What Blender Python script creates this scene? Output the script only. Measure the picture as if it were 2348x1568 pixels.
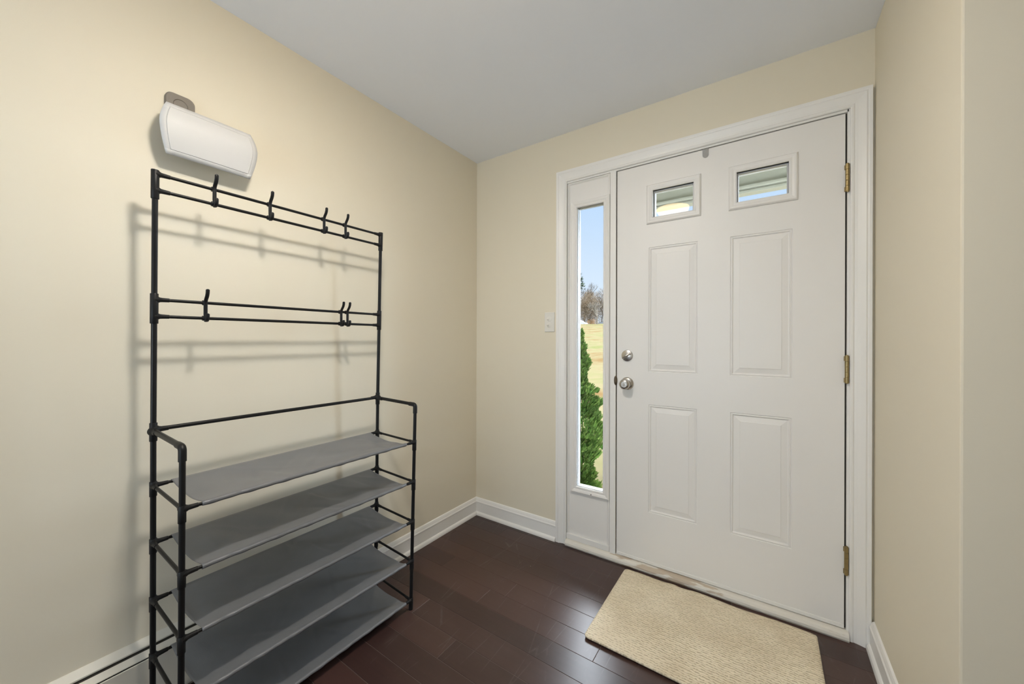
import bpy, bmesh, math, random
from mathutils import Vector, Matrix

for o in list(bpy.data.objects):
    bpy.data.objects.remove(o, do_unlink=True)
S = bpy.context.scene
COL = S.collection
rnd = random.Random(7)
PI = math.pi

# ------------------------------------------------------------------ camera
F_PX, YAW, PITCH, ROLL = 856.51, -0.5988, -0.0006, 0.0025
CAM = Vector((1.6245, -1.9652, 1.176))


def cam_to_world(x, y, z):
    c, s = math.cos(ROLL), math.sin(ROLL)
    x, z = c * x - s * z, s * x + c * z
    c, s = math.cos(PITCH), math.sin(PITCH)
    y, z = c * y - s * z, s * y + c * z
    c, s = math.cos(YAW), math.sin(YAW)
    return Vector((c * x + s * y, -s * x + c * y, z))


cam_d = bpy.data.cameras.new('camera')
cam_d.sensor_fit = 'HORIZONTAL'
cam_d.sensor_width = 36.0
cam_d.lens = F_PX / 2348 * 36.0
cam_d.shift_x = 2.26 / 2348
cam_d.shift_y = -4.21 / 2348
cam_d.clip_start = 0.02
cam_d.clip_end = 500
cam = bpy.data.objects.new('camera', cam_d)
COL.objects.link(cam)
_r, _f, _u = cam_to_world(1, 0, 0), cam_to_world(0, 1, 0), cam_to_world(0, 0, 1)
cam.matrix_world = Matrix(((_r.x, _u.x, -_f.x, CAM.x), (_r.y, _u.y, -_f.y, CAM.y), (_r.z, _u.z, -_f.z, CAM.z), (0, 0, 0, 1)))
S.camera = cam

# ------------------------------------------------------------------ colour management, world, sun, big lights
S.view_settings.view_transform = 'Standard'
S.view_settings.look = 'None'
S.view_settings.gamma = 1.0
S.view_settings.use_curve_mapping = False
S.view_settings.exposure = 0.24
S.cycles.use_denoising = True
S.cycles.max_bounces = 10
S.cycles.diffuse_bounces = 6
S.cycles.sample_clamp_indirect = 6.0

SKY_TOP, SKY_SUNSIDE = 36.0, 42.0
W = bpy.data.worlds.new('sky')
S.world = W
W.use_nodes = True
nt = W.node_tree
nt.nodes.clear()
n_out = nt.nodes.new('ShaderNodeOutputWorld')
n_bg = nt.nodes.new('ShaderNodeBackground')
n_tc = nt.nodes.new('ShaderNodeTexCoord')
n_sep = nt.nodes.new('ShaderNodeSeparateXYZ')
n_rmp = nt.nodes.new('ShaderNodeValToRGB')
nt.links.new(n_tc.outputs['Generated'], n_sep.inputs[0])
nt.links.new(n_sep.outputs['Z'], n_rmp.inputs['Fac'])
e = n_rmp.color_ramp.elements
e[0].position = 0.0
e[0].color = (0.74, 0.82, 0.93, 1)
e[1].position = 0.6
e[1].color = (0.78, 0.83, 0.92, 1)
_m = n_rmp.color_ramp.elements.new(0.33)
_m.color = (0.50, 0.66, 0.90, 1)
# the sky grows much brighter overhead, and is hazy bright on the sun's side of the house
n_up = nt.nodes.new('ShaderNodeMapRange')
n_up.interpolation_type = 'SMOOTHSTEP'
n_up.inputs['From Min'].default_value = 0.36
n_up.inputs['From Max'].default_value = 0.62
n_up.inputs['To Min'].default_value = 1.0
n_up.inputs['To Max'].default_value = SKY_TOP
nt.links.new(n_sep.outputs['Z'], n_up.inputs['Value'])
n_dot = nt.nodes.new('ShaderNodeVectorMath')
n_dot.operation = 'DOT_PRODUCT'
n_dot.inputs[1].default_value = Vector((0.72, 0.66, 0.16)).normalized()
nt.links.new(n_tc.outputs['Generated'], n_dot.inputs[0])
n_mr = nt.nodes.new('ShaderNodeMapRange')
n_mr.interpolation_type = 'SMOOTHSTEP'
n_mr.inputs['From Min'].default_value = 0.84
n_mr.inputs['From Max'].default_value = 0.98
n_mr.inputs['To Min'].default_value = 0.0
n_mr.inputs['To Max'].default_value = SKY_SUNSIDE
nt.links.new(n_dot.outputs['Value'], n_mr.inputs['Value'])
n_sum = nt.nodes.new('ShaderNodeMath')
n_sum.operation = 'ADD'
nt.links.new(n_up.outputs['Result'], n_sum.inputs[0])
nt.links.new(n_mr.outputs['Result'], n_sum.inputs[1])
nt.links.new(n_rmp.outputs['Color'], n_bg.inputs['Color'])
nt.links.new(n_sum.outputs[0], n_bg.inputs['Strength'])
nt.links.new(n_bg.outputs[0], n_out.inputs[0])

sun_d = bpy.data.lights.new('sun', 'SUN')
sun_d.energy = 8.0
sun_d.angle = math.radians(1.0)
sun_d.color = (1.0, 0.95, 0.86)
sun = bpy.data.objects.new('sun', sun_d)
COL.objects.link(sun)
sun.rotation_euler = Vector((-0.80, 0.22, -0.58)).to_track_quat('-Z', 'Y').to_euler()


def area(name, loc, target, sx, sy, watts, color, portal=False):
    d = bpy.data.lights.new(name, 'AREA')
    d.shape = 'RECTANGLE'
    d.size, d.size_y = sx, sy
    d.energy = watts
    d.color = color
    o = bpy.data.objects.new(name, d)
    COL.objects.link(o)
    o.location = loc
    o.rotation_euler = (Vector(target) - Vector(loc)).to_track_quat('-Z', 'Y').to_euler()
    if portal:
        d.cycles.is_portal = True
    return o


# added fill lights out of view, set against three made-up blind-covered windows
FILL_LEFT, FILL_REAR, FILL_SIDE = 12, 68, 9
area('added_fill_left', (0.035, -3.35, 1.15), (2.0, -3.35, 2.1), 1.4, 1.6, FILL_LEFT, (0.80, 0.90, 1.0))
area('added_fill_rear', (1.1, -4.965, 1.15), (1.1, -1.0, 5.2), 1.3, 1.6, FILL_REAR, (0.76, 0.89, 1.0))
area('added_fill_side', (4.565, -1.72, 1.15), (1.0, -1.6, 1.9), 1.3, 1.6, FILL_SIDE, (0.84, 0.92, 1.0))
area('sidelight_portal', (0.816, 0.03, 1.137), (0.816, -1, 1.137), 0.15, 1.57, 1, (1, 1, 1), portal=True)
LAMP_RIM, LAMP_TIP = 22.0, 268.0
LAMP_RIM_COLOR, LAMP_TIP_COLOR = (1.0, 0.72, 0.36), (1.0, 0.97, 0.92)

# ------------------------------------------------------------------ materials


def mat(name, color, rough=0.5, metal=0.0, spec=0.5, noise=None, bump=None, coat=0.0):
    """noise = (scale, amount, second colour); bump = (scale, strength, distance)"""
    m = bpy.data.materials.new(name)
    m.use_nodes = True
    t = m.node_tree
    b = t.nodes['Principled BSDF']
    b.inputs['Base Color'].default_value = (*color, 1)
    b.inputs['Roughness'].default_value = rough
    b.inputs['Metallic'].default_value = metal
    b.inputs['Specular IOR Level'].default_value = spec
    if coat:
        b.inputs['Coat Weight'].default_value = coat
    tc = t.nodes.new('ShaderNodeTexCoord')
    if noise:
        sc, amt, c2 = noise
        n = t.nodes.new('ShaderNodeTexNoise')
        n.inputs['Scale'].default_value = sc
        n.inputs['Detail'].default_value = 4
        t.links.new(tc.outputs['Object'], n.inputs['Vector'])
        mr = t.nodes.new('ShaderNodeMapRange')
        mr.inputs['From Min'].default_value = 0.35
        mr.inputs['From Max'].default_value = 0.68
        mr.inputs['To Max'].default_value = amt
        t.links.new(n.outputs['Fac'], mr.inputs['Value'])
        mx = t.nodes.new('ShaderNodeMix')
        mx.data_type = 'RGBA'
        mx.inputs['A'].default_value = (*color, 1)
        mx.inputs['B'].default_value = (*c2, 1)
        t.links.new(mr.outputs['Result'], mx.inputs['Factor'])
        t.links.new(mx.outputs['Result'], b.inputs['Base Color'])
    if bump:
        sc, st, dist = bump
        n = t.nodes.new('ShaderNodeTexNoise')
        n.inputs['Scale'].default_value = sc
        n.inputs['Detail'].default_value = 5
        t.links.new(tc.outputs['Object'], n.inputs['Vector'])
        bp = t.nodes.new('ShaderNodeBump')
        bp.inputs['Strength'].default_value = st
        bp.inputs['Distance'].default_value = dist
        t.links.new(n.outputs['Fac'], bp.inputs['Height'])
        t.links.new(bp.outputs['Normal'], b.inputs['Normal'])
    return m


M_wall = mat('cream_wall_paint', (0.745, 0.69, 0.565), 0.62, spec=0.3, noise=(1.3, 0.25, (0.725, 0.668, 0.545)), bump=(260, 0.06, 0.002))
M_ceil = mat('ceiling_paint', (0.87, 0.90, 0.965), 0.75, spec=0.2, bump=(9, 0.18, 0.01))
M_trim = mat('white_trim_paint', (0.82, 0.81, 0.79), 0.38, bump=(90, 0.03, 0.002))
M_door = mat('white_door_paint', (0.80, 0.785, 0.765), 0.42, noise=(6, 0.08, (0.75, 0.735, 0.71)), bump=(380, 0.03, 0.001))
M_plast = mat('white_plastic', (0.58, 0.58, 0.578), 0.48)
M_bead = mat('glazing_bead_grey', (0.34, 0.335, 0.32), 0.45)
M_switch = mat('switch_plastic', (0.74, 0.72, 0.67), 0.35)
M_grime = mat('weatherstrip_dark', (0.055, 0.045, 0.035), 0.8)
M_black = mat('black_powder_coat', (0.006, 0.006, 0.0065), 0.36, spec=0.30)
M_conn = mat('black_plastic', (0.007, 0.007, 0.0075), 0.45, spec=0.30)
M_cloth = mat('grey_nonwoven_cloth', (0.150, 0.153, 0.163), 0.40, spec=0.85, noise=(14, 0.5, (0.125, 0.127, 0.135)), bump=(420, 0.25, 0.001))
M_bracket = mat('grey_brown_plastic', (0.155, 0.135, 0.11), 0.5)
M_nickel = mat('satin_nickel', (0.56, 0.53, 0.49), 0.27, 1.0)
M_brass = mat('aged_brass', (0.36, 0.28, 0.14), 0.36, 1.0)
M_bronze = mat('dark_bronze', (0.10, 0.075, 0.05), 0.4, 0.8)
M_strap = mat('hammered_grey_metal', (0.30, 0.30, 0.30), 0.4, 0.8, bump=(300, 0.5, 0.002))
M_heater = mat('heater_enamel', (0.72, 0.68, 0.59), 0.35)
M_slot = mat('heater_slot', (0.035, 0.03, 0.022), 0.7)
M_conc = mat('concrete', (0.2700, 0.2640, 0.2520), 0.85, noise=(8, 0.5, (0.2280, 0.2220, 0.2160)))
M_soffit = mat('soffit_vinyl', (0.30, 0.305, 0.26), 0.5)
M_siding = mat('white_siding', (0.3130, 0.3130, 0.3043), 0.6)
M_bark = mat('bark', (0.0326, 0.0270, 0.0217), 0.9, spec=0.0, noise=(6, 0.6, (0.0217, 0.0183, 0.0148)))
M_twig = mat('brown_twigs', (0.0565, 0.0435, 0.0304), 0.9, spec=0.0, noise=(0.9, 0.8, (0.0478, 0.0339, 0.0209)))
M_rust = mat('rusty_twigs', (0.075, 0.042, 0.018), 0.9, spec=0.0)
M_pale = mat('pale_birch_twigs', (0.0522, 0.0457, 0.0370), 0.9, spec=0.0)
M_pine = mat('pine_needles', (0.0152, 0.0261, 0.0087), 0.8, spec=0.0)
M_road = mat('asphalt', (0.0478, 0.0470, 0.0435), 0.9, spec=0.0)
M_car = mat('white_car_paint', (0.1217, 0.1239, 0.1261), 0.2)
M_car2 = mat('grey_car_paint', (0.0435, 0.0478, 0.0522), 0.2)
M_tyre = mat('tyre_rubber', (0.02, 0.02, 0.02), 0.8)
M_glassdark = mat('car_glass', (0.03, 0.04, 0.05), 0.1)


def glass_mat():
    m = bpy.data.materials.new('window_glass')
    m.use_nodes = True
    t = m.node_tree
    t.nodes.clear()
    out = t.nodes.new('ShaderNodeOutputMaterial')
    tr = t.nodes.new('ShaderNodeBsdfTransparent')
    tr.inputs['Color'].default_value = (0.97, 0.985, 0.975, 1)
    gl = t.nodes.new('ShaderNodeBsdfGlossy')
    gl.inputs['Roughness'].default_value = 0.005
    fr = t.nodes.new('ShaderNodeFresnel')
    fr.inputs['IOR'].default_value = 1.28
    mx = t.nodes.new('ShaderNodeMixShader')
    t.links.new(fr.outputs[0], mx.inputs[0])
    t.links.new(tr.outputs[0], mx.inputs[1])
    t.links.new(gl.outputs[0], mx.inputs[2])
    t.links.new(mx.outputs[0], out.inputs[0])
    return m


M_glass = glass_mat()


def emit_mat(name, color, strength):
    m = bpy.data.materials.new(name)
    m.use_nodes = True
    t = m.node_tree
    t.nodes.clear()
    out = t.nodes.new('ShaderNodeOutputMaterial')
    em = t.nodes.new('ShaderNodeEmission')
    em.inputs['Color'].default_value = (*color, 1)
    em.inputs['Strength'].default_value = strength
    t.links.new(em.outputs[0], out.inputs[0])
    return m


M_lamp = emit_mat('amber_glass_dome', LAMP_RIM_COLOR, LAMP_RIM)
M_lamp_hot = emit_mat('white_hot_dome_centre', LAMP_TIP_COLOR, LAMP_TIP)


def floor_mat():
    m = mat('dark_stained_planks', (0.04, 0.024, 0.022), 0.33, spec=0.5)
    t = m.node_tree
    b = t.nodes['Principled BSDF']
    tc = t.nodes.new('ShaderNodeTexCoord')
    at = t.nodes.new('ShaderNodeAttribute')
    at.attribute_name = 'plank_tone'
    mp = t.nodes.new('ShaderNodeMapping')
    mp.inputs['Scale'].default_value = (3, 60, 60)
    t.links.new(tc.outputs['Object'], mp.inputs['Vector'])
    n = t.nodes.new('ShaderNodeTexNoise')
    n.inputs['Scale'].default_value = 1.0
    n.inputs['Detail'].default_value = 5
    t.links.new(mp.outputs[0], n.inputs['Vector'])
    r = t.nodes.new('ShaderNodeValToRGB')
    r.color_ramp.elements[0].color = (0.026, 0.0135, 0.012, 1)
    r.color_ramp.elements[1].color = (0.072, 0.036, 0.030, 1)
    ad = t.nodes.new('ShaderNodeMath')
    ad.operation = 'MULTIPLY_ADD'
    ad.inputs[1].default_value = 0.35
    t.links.new(n.outputs['Fac'], ad.inputs[0])
    mm = t.nodes.new('ShaderNodeMath')
    mm.operation = 'MULTIPLY'
    mm.inputs[1].default_value = 0.75
    t.links.new(at.outputs['Fac'], mm.inputs[0])
    t.links.new(mm.outputs[0], ad.inputs[2])
    t.links.new(ad.outputs[0], r.inputs['Fac'])
    # worn, dusty patches and tiny pale specks
    n2 = t.nodes.new('ShaderNodeTexNoise')
    n2.inputs['Scale'].default_value = 3.0
    n2.inputs['Detail'].default_value = 8
    n2.inputs['Roughness'].default_value = 0.7
    t.links.new(tc.outputs['Object'], n2.inputs['Vector'])
    mr = t.nodes.new('ShaderNodeMapRange')
    mr.inputs['From Min'].default_value = 0.50
    mr.inputs['From Max'].default_value = 0.75
    mr.inputs['To Max'].default_value = 0.05
    t.links.new(n2.outputs['Fac'], mr.inputs['Value'])
    mx = t.nodes.new('ShaderNodeMix')
    mx.data_type = 'RGBA'
    mx.inputs['B'].default_value = (0.22, 0.19, 0.18, 1)
    t.links.new(mr.outputs[0], mx.inputs['Factor'])
    t.links.new(r.outputs['Color'], mx.inputs['A'])
    vo = t.nodes.new('ShaderNodeTexVoronoi')
    vo.inputs['Scale'].default_value = 7.0
    t.links.new(tc.outputs['Object'], vo.inputs['Vector'])
    lt = t.nodes.new('ShaderNodeMath')
    lt.operation = 'LESS_THAN'
    lt.inputs[1].default_value = 0.012
    t.links.new(vo.outputs['Distance'], lt.inputs[0])
    mx2 = t.nodes.new('ShaderNodeMix')
    mx2.data_type = 'RGBA'
    mx2.inputs['B'].default_value = (0.45, 0.43, 0.40, 1)
    t.links.new(lt.outputs[0], mx2.inputs['Factor'])
    t.links.new(mx.outputs['Result'], mx2.inputs['A'])
    # long pale scuffs dragged towards the door
    ms = t.nodes.new('ShaderNodeMapping')
    ms.inputs['Rotation'].default_value = (0, 0, 0.12)
    ms.inputs['Scale'].default_value = (7.0, 1.1, 1.0)
    t.links.new(tc.outputs['Object'], ms.inputs['Vector'])
    vs = t.nodes.new('ShaderNodeTexVoronoi')
    vs.feature = 'DISTANCE_TO_EDGE'
    vs.inputs['Scale'].default_value = 1.6
    t.links.new(ms.outputs[0], vs.inputs['Vector'])
    sl = t.nodes.new('ShaderNodeMapRange')
    sl.inputs['From Min'].default_value = 0.0
    sl.inputs['From Max'].default_value = 0.018
    sl.inputs['To Min'].default_value = 1.0
    sl.inputs['To Max'].default_value = 0.0
    t.links.new(vs.outputs['Distance'], sl.inputs['Value'])
    mk = t.nodes.new('ShaderNodeMapRange')
    mk.inputs['From Min'].default_value = 0.50
    mk.inputs['From Max'].default_value = 0.72
    mk.inputs['To Max'].default_value = 0.30
    t.links.new(n2.outputs['Fac'], mk.inputs['Value'])
    sm = t.nodes.new('ShaderNodeMath')
    sm.operation = 'MULTIPLY'
    t.links.new(sl.outputs[0], sm.inputs[0])
    t.links.new(mk.outputs[0], sm.inputs[1])
    mx3 = t.nodes.new('ShaderNodeMix')
    mx3.data_type = 'RGBA'
    mx3.inputs['B'].default_value = (0.30, 0.27, 0.25, 1)
    t.links.new(sm.outputs[0], mx3.inputs['Factor'])
    t.links.new(mx2.outputs['Result'], mx3.inputs['A'])
    t.links.new(mx3.outputs['Result'], b.inputs['Base Color'])
    rr = t.nodes.new('ShaderNodeMapRange')
    rr.inputs['From Min'].default_value = 0.3
    rr.inputs['From Max'].default_value = 0.7
    rr.inputs['To Min'].default_value = 0.31
    rr.inputs['To Max'].default_value = 0.36
    t.links.new(n2.outputs['Fac'], rr.inputs['Value'])
    t.links.new(rr.outputs[0], b.inputs['Roughness'])
    bp = t.nodes.new('ShaderNodeBump')
    bp.inputs['Strength'].default_value = 0.05
    bp.inputs['Distance'].default_value = 0.002
    t.links.new(n.outputs['Fac'], bp.inputs['Height'])
    t.links.new(bp.outputs['Normal'], b.inputs['Normal'])
    return m


M_floor = floor_mat()
M_seam = mat('plank_seam', (0.16, 0.125, 0.11), 0.7)


def mat_material():
    m = mat('beige_woven_mat', (0.60, 0.51, 0.36), 0.9, spec=0.1)
    t = m.node_tree
    b = t.nodes['Principled BSDF']
    tc = t.nodes.new('ShaderNodeTexCoord')
    n = t.nodes.new('ShaderNodeTexNoise')
    n.inputs['Scale'].default_value = 5
    n.inputs['Detail'].default_value = 6
    t.links.new(tc.outputs['Object'], n.inputs['Vector'])
    r = t.nodes.new('ShaderNodeValToRGB')
    r.color_ramp.elements[0].position = 0.3
    r.color_ramp.elements[0].color = (0.70, 0.605, 0.45, 1)
    r.color_ramp.elements[1].position = 0.7
    r.color_ramp.elements[1].color = (0.86, 0.775, 0.61, 1)
    t.links.new(n.outputs['Fac'], r.inputs['Fac'])
    # woven dashes: rows that wander and break up
    sp = t.nodes.new('ShaderNodeSeparateXYZ')
    t.links.new(tc.outputs['Object'], sp.inputs[0])

    def noise(scale, sx, sy, detail=1.0):
        mp = t.nodes.new('ShaderNodeMapping')
        mp.inputs['Scale'].default_value = (sx, sy, 1)
        t.links.new(tc.outputs['Object'], mp.inputs[0])
        q = t.nodes.new('ShaderNodeTexNoise')
        q.inputs['Scale'].default_value = scale
        q.inputs['Detail'].default_value = detail
        t.links.new(mp.outputs[0], q.inputs['Vector'])
        return q.outputs['Fac']

    def math_(op, a_, b_=None, c_=None):
        q = t.nodes.new('ShaderNodeMath')
        q.operation = op
        for k_, v_ in enumerate((a_, b_, c_)):
            if v_ is None:
                continue
            if isinstance(v_, (int, float)):
                q.inputs[k_].default_value = v_
            else:
                t.links.new(v_, q.inputs[k_])
        return q.outputs[0]

    wob = noise(1.0, 60, 40)
    ph = math_('MULTIPLY_ADD', sp.outputs['Y'], 2 * PI / 0.0106, math_('MULTIPLY', wob, 6.5))
    row = math_('SINE', ph)
    brk = noise(1.0, 105, 85)
    cl = t.nodes.new('ShaderNodeClamp')
    pos = math_('MINIMUM', math_('MULTIPLY', math_('SUBTRACT', row, 0.45), 2.5), math_('MULTIPLY', math_('SUBTRACT', brk, 0.46), 9.0))
    t.links.new(pos, cl.inputs[0])
    mx = t.nodes.new('ShaderNodeMix')
    mx.data_type = 'RGBA'
    mx.inputs['B'].default_value = (0.44, 0.355, 0.235, 1)
    t.links.new(math_('MULTIPLY', cl.outputs[0], 0.6), mx.inputs['Factor'])
    t.links.new(r.outputs['Color'], mx.inputs['A'])
    t.links.new(mx.outputs['Result'], b.inputs['Base Color'])
    bp = t.nodes.new('ShaderNodeBump')
    bp.inputs['Strength'].default_value = 0.8
    bp.inputs['Distance'].default_value = 0.003
    t.links.new(math_('SUBTRACT', math_('MULTIPLY', row, -0.25), cl.outputs[0]), bp.inputs['Height'])
    t.links.new(bp.outputs['Normal'], b.inputs['Normal'])
    return m


M_mat = mat_material()


def sill_mat():
    m = mat('chipped_white_sill', (0.70, 0.67, 0.61), 0.5)
    t = m.node_tree
    b = t.nodes['Principled BSDF']
    tc = t.nodes.new('ShaderNodeTexCoord')
    mp = t.nodes.new('ShaderNodeMapping')
    mp.inputs['Scale'].default_value = (6, 30, 30)
    t.links.new(tc.outputs['Object'], mp.inputs[0])
    n = t.nodes.new('ShaderNodeTexNoise')
    n.inputs['Scale'].default_value = 1.4
    n.inputs['Detail'].default_value = 6
    t.links.new(mp.outputs[0], n.inputs['Vector'])
    sp = t.nodes.new('ShaderNodeSeparateXYZ')
    t.links.new(tc.outputs['Object'], sp.inputs[0])
    # wear is heaviest on the middle of the step, x about 1.1 to 1.45
    d = t.nodes.new('ShaderNodeMapRange')
    d.interpolation_type = 'SMOOTHSTEP'
    d.inputs['From Min'].default_value = 0.0
    d.inputs['From Max'].default_value = 0.32
    d.inputs['To Min'].default_value = 0.20
    d.inputs['To Max'].default_value = 0.0
    ab = t.nodes.new('ShaderNodeMath')
    ab.operation = 'SUBTRACT'
    ab.inputs[1].default_value = 1.24
    t.links.new(sp.outputs['X'], ab.inputs[0])
    ab2 = t.nodes.new('ShaderNodeMath')
    ab2.operation = 'ABSOLUTE'
    t.links.new(ab.outputs[0], ab2.inputs[0])
    t.links.new(ab2.outputs[0], d.inputs['Value'])
    ad = t.nodes.new('ShaderNodeMath')
    ad.operation = 'ADD'
    t.links.new(n.outputs['Fac'], ad.inputs[0])
    t.links.new(d.outputs[0], ad.inputs[1])
    r = t.nodes.new('ShaderNodeValToRGB')
    r.color_ramp.interpolation = 'LINEAR'
    r.color_ramp.elements[0].position = 0.60
    r.color_ramp.elements[0].color = (0.70, 0.67, 0.61, 1)
    r.color_ramp.elements[1].position = 0.65
    r.color_ramp.elements[1].color = (0.50, 0.42, 0.33, 1)
    t.links.new(ad.outputs[0], r.inputs['Fac'])
    t.links.new(r.outputs['Color'], b.inputs['Base Color'])
    return m


M_sill = sill_mat()


def lawn_mat():
    m = mat('dry_lawn', (0.5, 0.4, 0.2), 1.0, spec=0.0)
    t = m.node_tree
    b = t.nodes['Principled BSDF']
    tc = t.nodes.new('ShaderNodeTexCoord')
    n = t.nodes.new('ShaderNodeTexNoise')
    n.inputs['Scale'].default_value = 0.45
    n.inputs['Detail'].default_value = 9
    n.inputs['Roughness'].default_value = 0.68
    t.links.new(tc.outputs['Object'], n.inputs['Vector'])
    r = t.nodes.new('ShaderNodeValToRGB')
    els = r.color_ramp.elements
    els[0].position, els[0].color = 0.34, (0.0281, 0.0163, 0.0065, 1)
    els[1].position, els[1].color = 0.70, (0.0237, 0.0266, 0.0088, 1)
    q = els.new(0.50)
    q.color = (0.0369, 0.0311, 0.0171, 1)
    t.links.new(n.outputs['Fac'], r.inputs['Fac'])
    t.links.new(r.outputs['Color'], b.inputs['Base Color'])
    return m


M_lawn = lawn_mat()


def leaf_mat():
    m = mat('evergreen_foliage', (0.10, 0.22, 0.05), 0.8, spec=0.03)
    t = m.node_tree
    b = t.nodes['Principled BSDF']
    oi = t.nodes.new('ShaderNodeAttribute')
    oi.attribute_name = 'leaf_tone'
    r = t.nodes.new('ShaderNodeValToRGB')
    r.color_ramp.elements[0].color = (0.022, 0.060, 0.010, 1)
    r.color_ramp.elements[1].color = (0.085, 0.125, 0.030, 1)
    t.links.new(oi.outputs['Fac'], r.inputs['Fac'])
    t.links.new(r.outputs['Color'], b.inputs['Base Color'])
    return m


M_leaf = leaf_mat()

# ------------------------------------------------------------------ helpers


def obj(name, bm, material, parent=None, smooth=False, recalc=True):
    if recalc:
        bmesh.ops.recalc_face_normals(bm, faces=bm.faces)
    me = bpy.data.meshes.new(name)
    bm.to_mesh(me)
    bm.free()
    if smooth:
        me.polygons.foreach_set('use_smooth', [True] * len(me.polygons))
        try:
            me.set_sharp_from_angle(angle=math.radians(40))
        except Exception:
            pass
    me.materials.append(material)
    o = bpy.data.objects.new(name, me)
    COL.objects.link(o)
    if parent is not None:
        o.parent = parent
        o.matrix_parent_inverse = parent.matrix_world.inverted() if False else Matrix.Translation(-parent.location) if parent.parent is None and parent.type == 'EMPTY' else Matrix.Identity(4)
    return o


def thing(name, label, cat, loc=(0, 0, 0), group=None):
    o = bpy.data.objects.new(name, None)
    COL.objects.link(o)
    o.location = loc
    o.empty_display_size = 0.05
    o['label'] = label
    o['category'] = cat
    if group:
        o['group'] = group
    return o


def tag(o, label, cat, group=None, kind=None):
    o['label'] = label
    o['category'] = cat
    if group:
        o['group'] = group
    if kind:
        o['kind'] = kind
    return o


def structure(o, label=None, cat=None):
    o['kind'] = 'structure'
    if label:
        o['label'] = label
    if cat:
        o['category'] = cat
    return o


def box(bm, x0, x1, y0, y1, z0, z1, bev=0.0, seg=2):
    vs = [bm.verts.new((x, y, z)) for z in (z0, z1) for y in (y0, y1) for x in (x0, x1)]
    fs = [bm.faces.new([vs[i] for i in f]) for f in ((0, 2, 3, 1), (4, 5, 7, 6), (0, 1, 5, 4), (2, 6, 7, 3), (0, 4, 6, 2), (1, 3, 7, 5))]
    if bev > 0:
        es = list({ed for f in fs for ed in f.edges})
        bmesh.ops.bevel(bm, geom=es, offset=bev, segments=seg, affect='EDGES', profile=0.5)


def tube(bm, pts, r, n=12, caps=True):
    pts = [Vector(p) for p in pts]
    rs = r if isinstance(r, (list, tuple)) else [r] * len(pts)
    up = None
    rings = []
    for i, p in enumerate(pts):
        t = (pts[min(i + 1, len(pts) - 1)] - pts[max(i - 1, 0)]).normalized()
        if up is None:
            a = Vector((0, 0, 1)) if abs(t.z) < 0.9 else Vector((1, 0, 0))
            up = (a - t * a.dot(t)).normalized()
        else:
            up = (up - t * up.dot(t)).normalized()
        sd = t.cross(up)
        rings.append([bm.verts.new(p + (up * math.cos(2 * PI * k / n) + sd * math.sin(2 * PI * k / n)) * rs[i]) for k in range(n)])
    for a, b in zip(rings, rings[1:]):
        for k in range(n):
            bm.faces.new((a[k], a[(k + 1) % n], b[(k + 1) % n], b[k]))
    if caps:
        bm.faces.new(rings[0][::-1])
        bm.faces.new(rings[-1])


def lathe(bm, prof, origin, axis, n=32):
    """prof = [(radius, distance along the axis)]"""
    axis = Vector(axis).normalized()
    a = Vector((0, 0, 1)) if abs(axis.z) < 0.9 else Vector((1, 0, 0))
    u = (a - axis * a.dot(axis)).normalized()
    w = axis.cross(u)
    o = Vector(origin)
    rings = []
    for r, h in prof:
        if r < 1e-6:
            rings.append([bm.verts.new(o + axis * h)])
        else:
            rings.append([bm.verts.new(o + axis * h + (u * math.cos(2 * PI * k / n) + w * math.sin(2 * PI * k / n)) * r) for k in range(n)])
    for a_, b_ in zip(rings, rings[1:]):
        for k in range(n):
            k2 = (k + 1) % n
            if len(a_) == 1 and len(b_) == 1:
                continue
            if len(a_) == 1:
                bm.faces.new((a_[0], b_[k2], b_[k]))
            elif len(b_) == 1:
                bm.faces.new((a_[k], a_[k2], b_[0]))
            else:
                bm.faces.new((a_[k], a_[k2], b_[k2], b_[k]))
    for ring in (rings[0], rings[-1]):
        if len(ring) > 1:
            try:
                bm.faces.new(ring)
            except Exception:
                pass


def extrude_profile(bm, prof, path_a, path_b, place):
    """closed profile [(u,v)] swept straight from path_a to path_b; place(t, u, v) -> point"""
    a = [bm.verts.new(place(path_a, u, v)) for u, v in prof]
    b = [bm.verts.new(place(path_b, u, v)) for u, v in prof]
    n = len(prof)
    for k in range(n):
        bm.faces.new((a[k], a[(k + 1) % n], b[(k + 1) % n], b[k]))
    bm.faces.new(a[::-1])
    bm.faces.new(b)


def frame_sweep(bm, prof, x0, x1, z0, z1, closed=True, y=0.0):
    """mitred moulding round a rectangle in the door wall. prof = closed loop [(outward distance, y)]"""
    loops = []
    for u, d in prof:
        if closed:
            loops.append([(x0 - u, y + d, z0 - u), (x0 - u, y + d, z1 + u), (x1 + u, y + d, z1 + u), (x1 + u, y + d, z0 - u)])
        else:
            loops.append([(x0 - u, y + d, z0), (x0 - u, y + d, z1 + u), (x1 + u, y + d, z1 + u), (x1 + u, y + d, z0)])
    vs = [[bm.verts.new(p) for p in lp] for lp in loops]
    n = len(prof)
    for k in range(n):
        a, b = vs[k], vs[(k + 1) % n]
        for i in range(4 if closed else 3):
            j = (i + 1) % 4
            bm.faces.new((a[i], a[j], b[j], b[i]))
    if not closed:
        bm.faces.new([v[0] for v in vs])
        bm.faces.new([v[3] for v in vs][::-1])


# ------------------------------------------------------------------ room shell
H = 2.373
XR = 1.967            # right wall of the entry
YR = -0.769           # where the right wall turns the corner
XE, YE = 4.6, -5.0    # far limits of the room behind the camera
T = 0.14

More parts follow.
